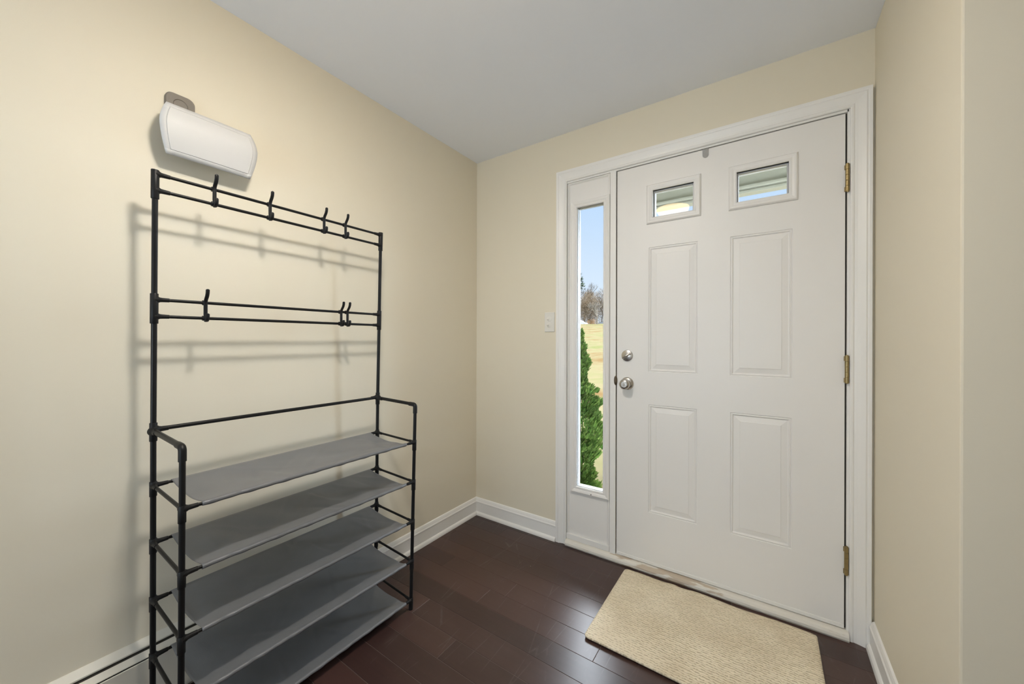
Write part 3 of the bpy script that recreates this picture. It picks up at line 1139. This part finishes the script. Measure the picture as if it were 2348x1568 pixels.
for zb, zf in zip(shelf_b, shelf_f):
    for fn, z in ((bp_, zb), (fp_, zf)):
        bm = bmesh.new()
        tube(bm, [fn(z, False), fn(z, True)], 0.0046, 12)
        obj('shelf_rail', bm, M_black, rack, smooth=True)


def shelf_cloth(zb, zf, seed):
    rr = random.Random(seed)
    bm = bmesh.new()
    NY, NX = 110, 22
    R = 0.0062
    y0f, y1f = -1.596, -0.893
    y0b, y1b = -1.603, -0.897
    waves = [(rr.uniform(2, 9), rr.uniform(0, 6.28), rr.uniform(0.0006, 0.0020), rr.uniform(-6, 6)) for _ in range(5)]
    creases = [(rr.uniform(0.1, 0.9), rr.uniform(0.2, 0.9), rr.uniform(-1.2, 1.2), rr.uniform(0.0012, 0.0028) * rr.choice((-1, 1)), rr.uniform(0.010, 0.022)) for _ in range(9)]
    rows_ = []
    for i in range(NY + 1):
        t = i / NY
        ends = math.exp(-((t) / 0.05) ** 2) + math.exp(-((1 - t) / 0.07) ** 2)
        pf = Vector((XF, y0f + (y1f - y0f) * t, zf))
        xb_ = back_x(zb, False) + (back_x(zb, True) - back_x(zb, False)) * t
        pb = Vector((xb_, y0b + (y1b - y0b) * t, zb))
        row = []
        lip = 0.0010 * math.sin(t * 47 + seed) + 0.0008 * math.sin(t * 91 + seed * 2)
        # under and round the front rail
        for a in (-150, -110, -70, -30, 0, 30, 60, 90):
            an = math.radians(a)
            rad = R + (lip if a < 60 else 0) * 0.6
            row.append(pf + Vector((rad * math.cos(an), 0, rad * math.sin(an))))
        top_f, top_b = pf + Vector((0, 0, R)), pb + Vector((0, 0, R))
        sag0 = 0.0075 + 0.004 * math.sin(PI * t) + 0.007 * ends
        for k in range(1, NX):
            s = k / NX
            p = top_f.lerp(top_b, s)
            prof_ = 4 * s * (1 - s)
            z = -sag0 * prof_
            for fq, ph, am, sk in waves:
                z += am * math.sin(fq * PI * t + ph + sk * s) * prof_
            for ct, cs, sl, am, wd in creases:
                dd = ((t - ct) + sl * 0.35 * (s - cs))
                fall = math.exp(-((s - cs) / 0.35) ** 2)
                z += am * math.exp(-(dd / wd) ** 2) * fall * min(1, prof_ * 2)
            # diagonal tension fold running from the front right corner
            z += 0.0035 * math.exp(-((s - 0.10 - (1 - t) * 1.15) / 0.10) ** 2) * math.exp(-((1 - t) / 0.38) ** 2) * (-1)
            row.append(p + Vector((0, 0, z)))
        for a in (90, 130, 170, 210, 250):
            an = math.radians(a)
            row.append(pb + Vector((R * math.cos(an), 0, R * math.sin(an))))
        rows_.append([bm.verts.new(q) for q in row])
    for r0, r1 in zip(rows_, rows_[1:]):
        for k in range(len(r0) - 1):
            bm.faces.new((r0[k], r1[k], r1[k + 1], r0[k + 1]))
    o = obj('shelf_cloth', bm, M_cloth, rack, smooth=True)
    md = o.modifiers.new('thickness', 'SOLIDIFY')
    md.thickness = 0.0009
    md.offset = 0
    return o


for q, (zb, zf) in enumerate(zip(shelf_b, shelf_f)):
    shelf_cloth(zb, zf, 11 + q * 5)


def ribbon(bm, pts, w, th, ydir=Vector((0, 1, 0))):
    """flat strap with rounded section following pts in an x-z plane"""
    n = 10
    rings = []
    pts = [Vector(p) for p in pts]
    for i, p in enumerate(pts):
        t = (pts[min(i + 1, len(pts) - 1)] - pts[max(i - 1, 0)]).normalized()
        nn = t.cross(ydir).normalized()
        k_end = 0.55 if i in (0, len(pts) - 1) else 1.0
        rings.append([bm.verts.new(p + ydir * (w / 2 * k_end * math.copysign(abs(math.cos(a)) ** 0.6, math.cos(a))) + nn * (th / 2 * math.copysign(abs(math.sin(a)) ** 0.6, math.sin(a)))) for a in [2 * PI * (k + 0.5) / n for k in range(n)]])
    for a, b in zip(rings, rings[1:]):
        for k in range(n):
            bm.faces.new((a[k], a[(k + 1) % n], b[(k + 1) % n], b[k]))
    bm.faces.new(rings[0][::-1]); bm.faces.new(rings[-1])


def coat_hook(y, zt, zb):
    f = (y - YL) / (YRB - YL)
    xt = back_x(zt, False) + (back_x(zt, True) - back_x(zt, False)) * f
    xb_ = back_x(zb, False) + (back_x(zb, True) - back_x(zb, False)) * f
    bm = bmesh.new()
    # strap with the upper arm bending out and up
    ribbon(bm, [(xb_ + 0.0075, y, zb - 0.007), (xt + 0.0075, y, zb + 0.012), (xt + 0.0075, y, zt - 0.006), (xt + 0.0078, y, zt + 0.004), (xt + 0.012, y, zt + 0.011), (xt + 0.021, y, zt + 0.021), (xt + 0.025, y, zt + 0.029), (xt + 0.0265, y, zt + 0.037), (xt + 0.0265, y, zt + 0.0405), (xt + 0.0262, y, zt + 0.0425)], 0.0105, 0.0062)
    # lower hook curling forward
    ribbon(bm, [(xb_ + 0.004, y, zb - 0.0085), (xb_ + 0.012, y, zb - 0.0095), (xb_ + 0.020, y, zb - 0.0085), (xb_ + 0.0255, y, zb - 0.003), (xb_ + 0.0272, y, zb + 0.006), (xb_ + 0.0272, y, zb + 0.012), (xb_ + 0.0270, y, zb + 0.0145)], 0.0105, 0.0062)
    # clips round the two rails
    for x, z in ((xt, zt), (xb_, zb)):
        tube(bm, [(x, y - 0.0062, z), (x, y - 0.0056, z), (x, y + 0.0056, z), (x, y + 0.0062, z)], [0.0075, 0.0080, 0.0080, 0.0075], 14)
    return obj('coat_hook', bm, M_conn, rack, smooth=True)


for y in (-1.502, -1.336, -1.135, -1.041):
    coat_hook(y, *RAIL_T)
for y in (-1.523, -1.0545, -1.0255):
    coat_hook(y, *RAIL_M)

# ------------------------------------------------------------------ door mat
mt = None
bm = bmesh.new()
NXm, NYm = 76, 52
MX0, MX1, MY0, MY1 = 1.034, 1.794, -0.588, -0.060
g = []
for j in range(NYm + 1):
    row = []
    v = j / NYm
    for i in range(NXm + 1):
        u = i / NXm
        x = MX0 + (MX1 - MX0) * u
        y = MY0 + (MY1 - MY0) * v
        # rounded corners and a little waviness on the far edge
        far = v ** 6
        y += far * (0.004 * math.sin(u * 17) - 0.010 * math.exp(-((u - 0.36) / 0.05) ** 2) + 0.006 * math.exp(-((u - 0.30) / 0.04) ** 2))
        y += (1 - v) * (-0.004 + 0.006 * (1 - u))
        rc = 0.018
        for cu, cv_ in ((0, 0), (1, 0), (0, 1), (1, 1)):
            cx_ = MX0 + rc if cu == 0 else MX1 - rc
            cy_ = MY0 + rc if cv_ == 0 else MY1 - rc
            dx, dy = x - cx_, y - cy_
            if (dx < 0) == (cu == 0) and (dy < 0) == (cv_ == 0) and dx and dy:
                dd = math.hypot(dx, dy)
                mxd = max(abs(dx), abs(dy))
                if dd > 1e-6:
                    k = mxd / dd
                    x, y = cx_ + dx * k, cy_ + dy * k
        z = 0.0065 + 0.0012 * math.sin(u * 9 + v * 4) * (0.3 + far) + far * 0.004 * math.exp(-((u - 0.36) / 0.07) ** 2)
        row.append(bm.verts.new((x - 1.41, y + 0.33, z)))
    g.append(row)
for a, b in zip(g, g[1:]):
    for k in range(NXm):
        bm.faces.new((a[k], a[k + 1], b[k + 1], b[k]))
bmesh.ops.recalc_face_normals(bm, faces=bm.faces)
mt = obj('door_mat', bm, M_mat, smooth=True)
mt.location = (1.41, -0.33, 0)
md = mt.modifiers.new('thickness', 'SOLIDIFY')
md.thickness = 0.006
md.offset = -1
tag(mt, 'beige rectangular woven doormat lying on the dark floor before the front door', 'doormat')

# ------------------------------------------------------------------ ceiling lamp (its glow shows in the door's left pane)
LX, LY = 0.95, -1.48
lamp = thing('ceiling_lamp', 'warm glowing dome ceiling lamp, mirrored in the left pane of the front door', 'ceiling lamp', (LX, LY, H))
bm = bmesh.new()
lathe(bm, [(0, 0), (0.140, 0), (0.144, -0.006), (0.144, -0.036), (0.136, -0.044), (0.0, -0.044)], (LX, LY, H), (0, 0, 1), 48)
obj('mounting_ring', bm, M_trim, lamp, smooth=True)
bm = bmesh.new()
dome = [(0.132 * math.cos(a), -0.045 - 0.085 * math.sin(a)) for a in [PI / 2 * k / 16 for k in range(16)]] + [(0, -0.130)]
lathe(bm, dome[:11], (LX, LY, H), (0, 0, 1), 40)
gd = obj('glass_dome', bm, M_lamp, lamp, smooth=True)
bm = bmesh.new()
lathe(bm, [(dome[10][0], dome[10][1] + 0.0005)] + dome[11:], (LX, LY, H), (0, 0, 1), 24)
obj('dome_centre', bm, M_lamp_hot, gd, smooth=True)

# ------------------------------------------------------------------ outdoors
GZ = -0.16


def ground_z(x, y):
    return GZ + max(0.0, y - 1.6) * 0.0848 if y < 40 else GZ + 38.4 * 0.0848 + (y - 40) * 0.02


bm = bmesh.new()
xs = [-70 + 5 * k for k in range(27)]
ys = [T + 0.001, 1.6, 3, 5, 8, 12, 16, 20, 25, 30, 35, 40]
gv = [[bm.verts.new((x, y, ground_z(x, y))) for x in xs] for y in ys]
for a, b in zip(gv, gv[1:]):
    for k in range(len(xs) - 1):
        bm.faces.new((a[k], a[k + 1], b[k + 1], b[k]))
structure(obj('lawn', bm, M_lawn), 'dry yellow green lawn rising behind the sidelight', 'lawn')
bm = bmesh.new()
ys = [40, 43.0]
gv = [[bm.verts.new((x, y, ground_z(x, y) + 0.0)) for x in xs] for y in ys]
for k in range(len(xs) - 1):
    bm.faces.new((gv[0][k], gv[0][k + 1], gv[1][k + 1], gv[1][k]))
structure(obj('road', bm, M_road), 'pale road at the far edge of the lawn', 'road')
bm = bmesh.new()
ys = [43.0, 50, 60, 80, 130]
gv = [[bm.verts.new((x * 1.8, y, ground_z(x, y))) for x in xs] for y in ys]
for a, b in zip(gv, gv[1:]):
    for k in range(len(xs) - 1):
        bm.faces.new((a[k], a[k + 1], b[k + 1], b[k]))
structure(obj('verge', bm, M_lawn), 'dry ground beyond the road', 'verge')

# porch
bm = bmesh.new()
box(bm, 0.60, 2.9, T + 0.052, 1.45, GZ - 0.02, -0.07, 0.008)
structure(obj('porch_slab', bm, M_conc), 'pale concrete porch slab outside the door', 'porch')
bm = bmesh.new()
box(bm, 0.50, 2.95, 1.42, 1.50, 2.309, 2.331, 0.003)     # front beam, lower edge
box(bm, 0.50, 2.95, 1.43, 1.50, 2.331, 2.340)
box(bm, 0.50, 2.95, 1.40, 1.50, 2.340, 2.366, 0.006)
box(bm, 0.50, 2.95, 1.425, 1.50, 2.366, 2.385, 0.003)
box(bm, 0.50, 2.95, 1.435, 1.50, 2.385, 2.56)
box(bm, 0.50, 2.95, 1.41, 1.4355, 2.472, 2.492, 0.004)
y = T + 0.002
while y < 1.40:                                          # soffit boards with shadow grooves
    box(bm, 0.50, 2.95, y, min(y + 0.098, 1.435), 2.50, 2.53, 0.003, 1)
    y += 0.100
box(bm, 0.45, 3.0, T + 0.002, 1.58, 2.53, 2.64)
box(bm, 0.50, 0.585, T + 0.002, 1.435, 2.309, 2.50)
box(bm, 2.86, 2.95, T + 0.002, 1.435, 2.309, 2.50)
roof = structure(obj('porch_roof', bm, M_soffit), 'pale green grey porch ceiling seen through the door panes', 'porch roof')
for px in (0.585, 2.85):
    bm = bmesh.new()
    box(bm, px - 0.045, px + 0.045, 1.42, 1.50, GZ - 0.02, 2.309, 0.006)
    obj('porch_post', bm, M_siding, roof)

# columnar evergreen beside the porch
shr = thing('evergreen_shrub', 'bright green columnar evergreen growing just outside the sidelight', 'shrub', (0.262, 1.10, GZ))


def evergreen(cx, cy, z0, h, rmax, n, seed, size):
    rr = random.Random(seed)
    bm = bmesh.new()
    tones_ = []
    for i in range(n):
        t = rr.random() ** 1.25
        z = z0 + h * t
        R = min(rmax * (1.02 - t), rmax * 0.68) * (0.55 + 0.45 * min(1, t / 0.12))
        lump = 0.80 + 0.28 * math.sin(5 * rr.choice((1, 1)) * t * 6 + 3 * math.sin(t * 21))
        a = rr.uniform(0, 2 * PI)
        lump *= 0.88 + 0.22 * math.sin(3 * a + t * 23)
        rad = R * lump * (0.55 + 0.45 * math.sqrt(rr.random()))
        p = Vector((cx + rad * math.cos(a), cy + rad * math.sin(a), z))
        out = Vector((math.cos(a) * 0.8, math.sin(a) * 0.8, rr.uniform(0.5, 1.6))).normalized()
        side = out.cross(Vector((rr.uniform(-1, 1), rr.uniform(-1, 1), rr.uniform(-1, 1)))).normalized()
        nrm = out.cross(side)
        L = size * rr.uniform(0.6, 1.2)
        tone = min(1, max(0, rr.gauss(0.45, 0.22)))
        # a feathery spray: a stem with alternating scale leaves
        for q in range(5):
            s = q / 5
            w = L * 0.30 * (1 - s * 0.6)
            b0 = p + out * (L * s)
            for sg in (-1, 1):
                v = [bm.verts.new(b0), bm.verts.new(b0 + out * (L * 0.10) + side * (sg * w * 0.55) + nrm * (w * 0.18)), bm.verts.new(b0 + out * (L * 0.34) + side * (sg * w)), bm.verts.new(b0 + out * (L * 0.22))]
                bm.faces.new(v)
                tones_.append(min(1, tone + 0.12 * s))
    return bm, tones_


bm, tn = evergreen(0.262, 1.10, GZ + 0.03, 1.375, 0.385, 14000, 3, 0.038)
fol = obj('foliage', bm, M_leaf, shr, recalc=False)
at = fol.data.attributes.new('leaf_tone', 'FLOAT', 'FACE')
at.data.foreach_set('value', tn)
bm = bmesh.new()
tube(bm, [(0.262, 1.10, GZ - 0.02), (0.264, 1.10, 0.5), (0.262, 1.10, 1.10)], [0.025, 0.018, 0.006], 8)
obj('stem', bm, M_bark, shr, smooth=True)


def grow(bm_wood, bm_twig, p, d, L, r, depth, rr, spread, cut):
    """recursive bare-branch growth"""
    q = p + d * L
    mid = p + d * (L * 0.5) + Vector((rr.uniform(-1, 1), rr.uniform(-1, 1), 0)) * (L * 0.04)
    tube(bm_wood if depth > cut else bm_twig, [p, mid, q], [r, r * 0.85, r * 0.7], 5 if depth > cut else 3, caps=False)
    if depth == 0:
        return
    for _ in range(3 if depth > 1 else 4):
        nd = (d + Vector((rr.uniform(-1, 1), rr.uniform(-1, 1), rr.uniform(-0.35, 0.8))) * spread).normalized()
        grow(bm_wood, bm_twig, p + d * (L * rr.uniform(0.6, 1.0)), nd, L * rr.uniform(0.62, 0.84), r * 0.62, depth - 1, rr, spread, cut)


def bare_tree_mesh(seed, h, depth, r, spread, cut=2):
    rr = random.Random(seed)
    w, t = bmesh.new(), bmesh.new()
    grow(w, t, Vector((0, 0, 0)), Vector((rr.uniform(-.05, .05), rr.uniform(-.05, .05), 1)).normalized(), h * 0.28, r, depth, rr, spread, cut)
    return w, t


def plant(root, parts, x, y, sc, rot):
    root.location = (x, y, ground_z(x, y) - 0.05)
    root.scale = (sc, sc, sc)
    root.rotation_euler = (0, 0, rot)


def new_tree(name, label, cat, group, w, t, m_wood, m_twig, part_names=('trunk', 'twigs')):
    r_ = thing(name, label, cat, (0, 0, 0), group)
    obj(part_names[0], w, m_wood, r_)
    obj(part_names[1], t, m_twig, r_)
    return r_


def copy_tree(src, label):
    c = src.copy()
    COL.objects.link(c)
    c['label'] = label
    for ch in list(src.children):
        d = ch.copy()
        COL.objects.link(d)
        d.parent = c
    return c


def twig_mass(bm, seed, n, zc, rx, rz, length, width):
    """dense haze of thin bare twigs filling a crown"""
    rr = random.Random(seed)
    for _ in range(n):
        a, c = rr.uniform(0, 2 * PI), rr.uniform(-1, 1)
        q = rr.random() ** 0.45
        sq = math.sqrt(1 - c * c)
        p = Vector((rx * q * sq * math.cos(a), rx * q * sq * math.sin(a), zc + rz * q * c))
        d = (Vector((math.cos(a) * 0.6, math.sin(a) * 0.6, 0.7 + 0.5 * c)) + Vector((rr.uniform(-1, 1), rr.uniform(-1, 1), rr.uniform(-1, 1))) * 0.8).normalized()
        sd = d.cross(Vector((rr.uniform(-1, 1), rr.uniform(-1, 1), rr.uniform(-1, 1)))).normalized() * width
        L = length * rr.uniform(0.5, 1.2)
        bm.faces.new([bm.verts.new(v) for v in (p - sd, p + sd, p + d * L)])


# brown leafless thicket trees well beyond the road
w, t = bare_tree_mesh(5, 9.0, 5, 0.14, 0.55, 1)
bmesh.ops.scale(w, vec=(0.7, 0.7, 1), verts=w.verts)
bmesh.ops.scale(t, vec=(0.7, 0.7, 1), verts=t.verts)
twig_mass(t, 8, 4200, 5.0, 2.25, 4.3, 0.8, 0.022)
GT = 'brown leafless trees beyond the road'
LT = 'brown leafless tree in the thicket line beyond the lawn'
src = new_tree('thicket_tree', LT, 'tree', GT, w, t, M_bark, M_twig)
first = True
spots = []
for row, (yy, x0) in enumerate(((76.0, -49.5), (83.0, -55.2), (90.0, -54.9))):
    for k in range(8):
        spots.append((x0 + 6.2 * k, yy, (0.82, 0.98, 1.08)[row] * rnd.uniform(0.95, 1.04)))
for x, y, sc in spots:
    o = src if first else copy_tree(src, LT)
    first = False
    plant(o, None, x, y, sc, rnd.uniform(0, 6.28))
# low rusty brush in front of them
bm, t = bmesh.new(), bmesh.new()
for k in range(9):
    a = k * 0.7
    tube(bm, [(0, 0, 0), (0.4 * math.cos(a), 0.4 * math.sin(a), 0.7), (0.9 * math.cos(a), 0.9 * math.sin(a), 1.5)], [0.03, 0.02, 0.008], 4)
twig_mass(t, 18, 900, 1.0, 1.3, 0.95, 0.4, 0.02)
LR = 'low rusty brown bush before the thicket trees'
src = new_tree('low_bush', LR, 'bush', 'rusty bushes before the thicket', bm, t, M_bark, M_rust, ('stems', 'twigs'))
first = True
for k in range(7):
    o = src if first else copy_tree(src, LR)
    first = False
    plant(o, None, -37.5 + 3.4 * k, 69.5, rnd.uniform(0.9, 1.1), rnd.uniform(0, 6.28))
# taller bare trees
w, t = bare_tree_mesh(23, 9.5, 6, 0.13, 0.36, 3)
GB = 'tall bare trees behind the thicket'
LB = 'tall thin bare tree rising above the brown thicket'
src = new_tree('bare_tree', LB, 'tree', GB, w, t, M_bark, M_bark)
first = True
for x, y, sc in ((-44.5, 106.0, 1.75), (-37.5, 117.0, 1.9), (-56.5, 106.0, 1.8), (-30.5, 106.0, 1.75), (-18.0, 106.0, 1.75)):
    o = src if first else copy_tree(src, LB)
    first = False
    plant(o, None, x, y, sc, rnd.uniform(0, 6.28))
# small pruned tree on the lawn by the road
w, t = bare_tree_mesh(41, 3.8, 5, 0.12, 0.62, 2)
o = new_tree('lawn_tree', 'small bare tree with a pale trunk at the far edge of the lawn', 'tree', None, w, t, M_pale, M_pale)
plant(o, None, -14.2, 38.6, 0.95, 1.0)
# pine
pn = thing('pine_tree', 'dark green pine at the left of the sidelight view', 'tree')
bm = bmesh.new()
rr = random.Random(9)
for i in range(700):
    tt = rr.random()
    z = 4.1 + 3.0 * tt
    R = 0.95 * (1 - tt) + 0.10
    a = rr.uniform(0, 2 * PI)
    rad = R * (0.5 + 0.5 * rr.random())
    p = Vector((rad * math.cos(a), rad * math.sin(a), z + 0.25 * math.sin(4 * a)))
    for q in range(5):
        d = Vector((math.cos(a) + rr.uniform(-.7, .7), math.sin(a) + rr.uniform(-.7, .7), rr.uniform(-.1, .8))).normalized()
        sd = d.cross(Vector((rr.uniform(-1, 1), rr.uniform(-1, 1), 1))).normalized() * 0.035
        bm.faces.new([bm.verts.new(v) for v in (p - sd, p + sd, p + d * rr.uniform(0.2, 0.34))])
obj('needles', bm, M_pine, pn, recalc=False)
bm = bmesh.new()
tube(bm, [(0, 0, 0), (0.05, 0, 4), (0, 0, 7)], [0.17, 0.10, 0.02], 8)
for k in range(40):
    a = rr.uniform(0, 6.28)
    z = rr.uniform(4.0, 6.8)
    R = 0.9 * (1 - (z - 4.0) / 3.2)
    tube(bm, [(0, 0, z), (R * math.cos(a), R * math.sin(a), z + 0.3)], [0.04, 0.012], 4)
obj('trunk', bm, M_bark, pn)
plant(pn, None, -15.75, 36.0, 1.0, 0.4)


# parked cars by the road
def car(label, x, y, rot, paint):
    c = thing('parked_car', label, 'car')
    bm = bmesh.new()
    side = [(-2.1, 0.35), (-2.15, 0.75), (-1.95, 0.92), (-1.1, 0.98), (-0.55, 1.42), (0.85, 1.45), (1.5, 1.02), (2.05, 0.92), (2.15, 0.6), (2.1, 0.35)]
    a = [bm.verts.new((px, -0.85, pz)) for px, pz in side]
    b = [bm.verts.new((px, 0.85, pz)) for px, pz in side]
    for k in range(len(side)):
        k2 = (k + 1) % len(side)
        bm.faces.new((a[k], a[k2], b[k2], b[k]))
    bm.faces.new(a[::-1]); bm.faces.new(b)
    bmesh.ops.bevel(bm, geom=list(bm.edges), offset=0.06, segments=2, affect='EDGES')
    obj('body', bm, paint, c, smooth=True)
    for sgn in (-1, 1):
        bm = bmesh.new()
        v = [bm.verts.new((px, sgn * yy, pz)) for yy in (0.83, 0.858) for px, pz in ((-0.95, 1.03), (-0.50, 1.36), (0.78, 1.38), (1.30, 1.05))]
        bm.faces.new(v[:4])
        bm.faces.new(v[4:])
        for k in range(4):
            bm.faces.new((v[k], v[(k + 1) % 4], v[4 + (k + 1) % 4], v[4 + k]))
        obj('side_window', bm, M_glassdark, c)
    for wx_ in (-1.3, 1.3):
        for sgn in (-1, 1):
            bm = bmesh.new()
            lathe(bm, [(0, 0), (0.30, 0), (0.33, 0.04), (0.33, 0.16), (0.30, 0.2), (0, 0.2)], (wx_, sgn * 0.86 - (0.2 if sgn > 0 else 0), 0.33), (0, 1, 0), 20)
            obj('wheel', bm, M_tyre, c, smooth=True)
    c.location = (x, y, ground_z(x, y))
    c.rotation_euler = (0, 0, rot)


car('white car parked beyond the lawn, left of the small pale tree', -29.2, 66.0, 0.0, M_car)
car('grey car parked beyond the lawn, right of the small pale tree', -22.3, 66.0, 0.0, M_car2)
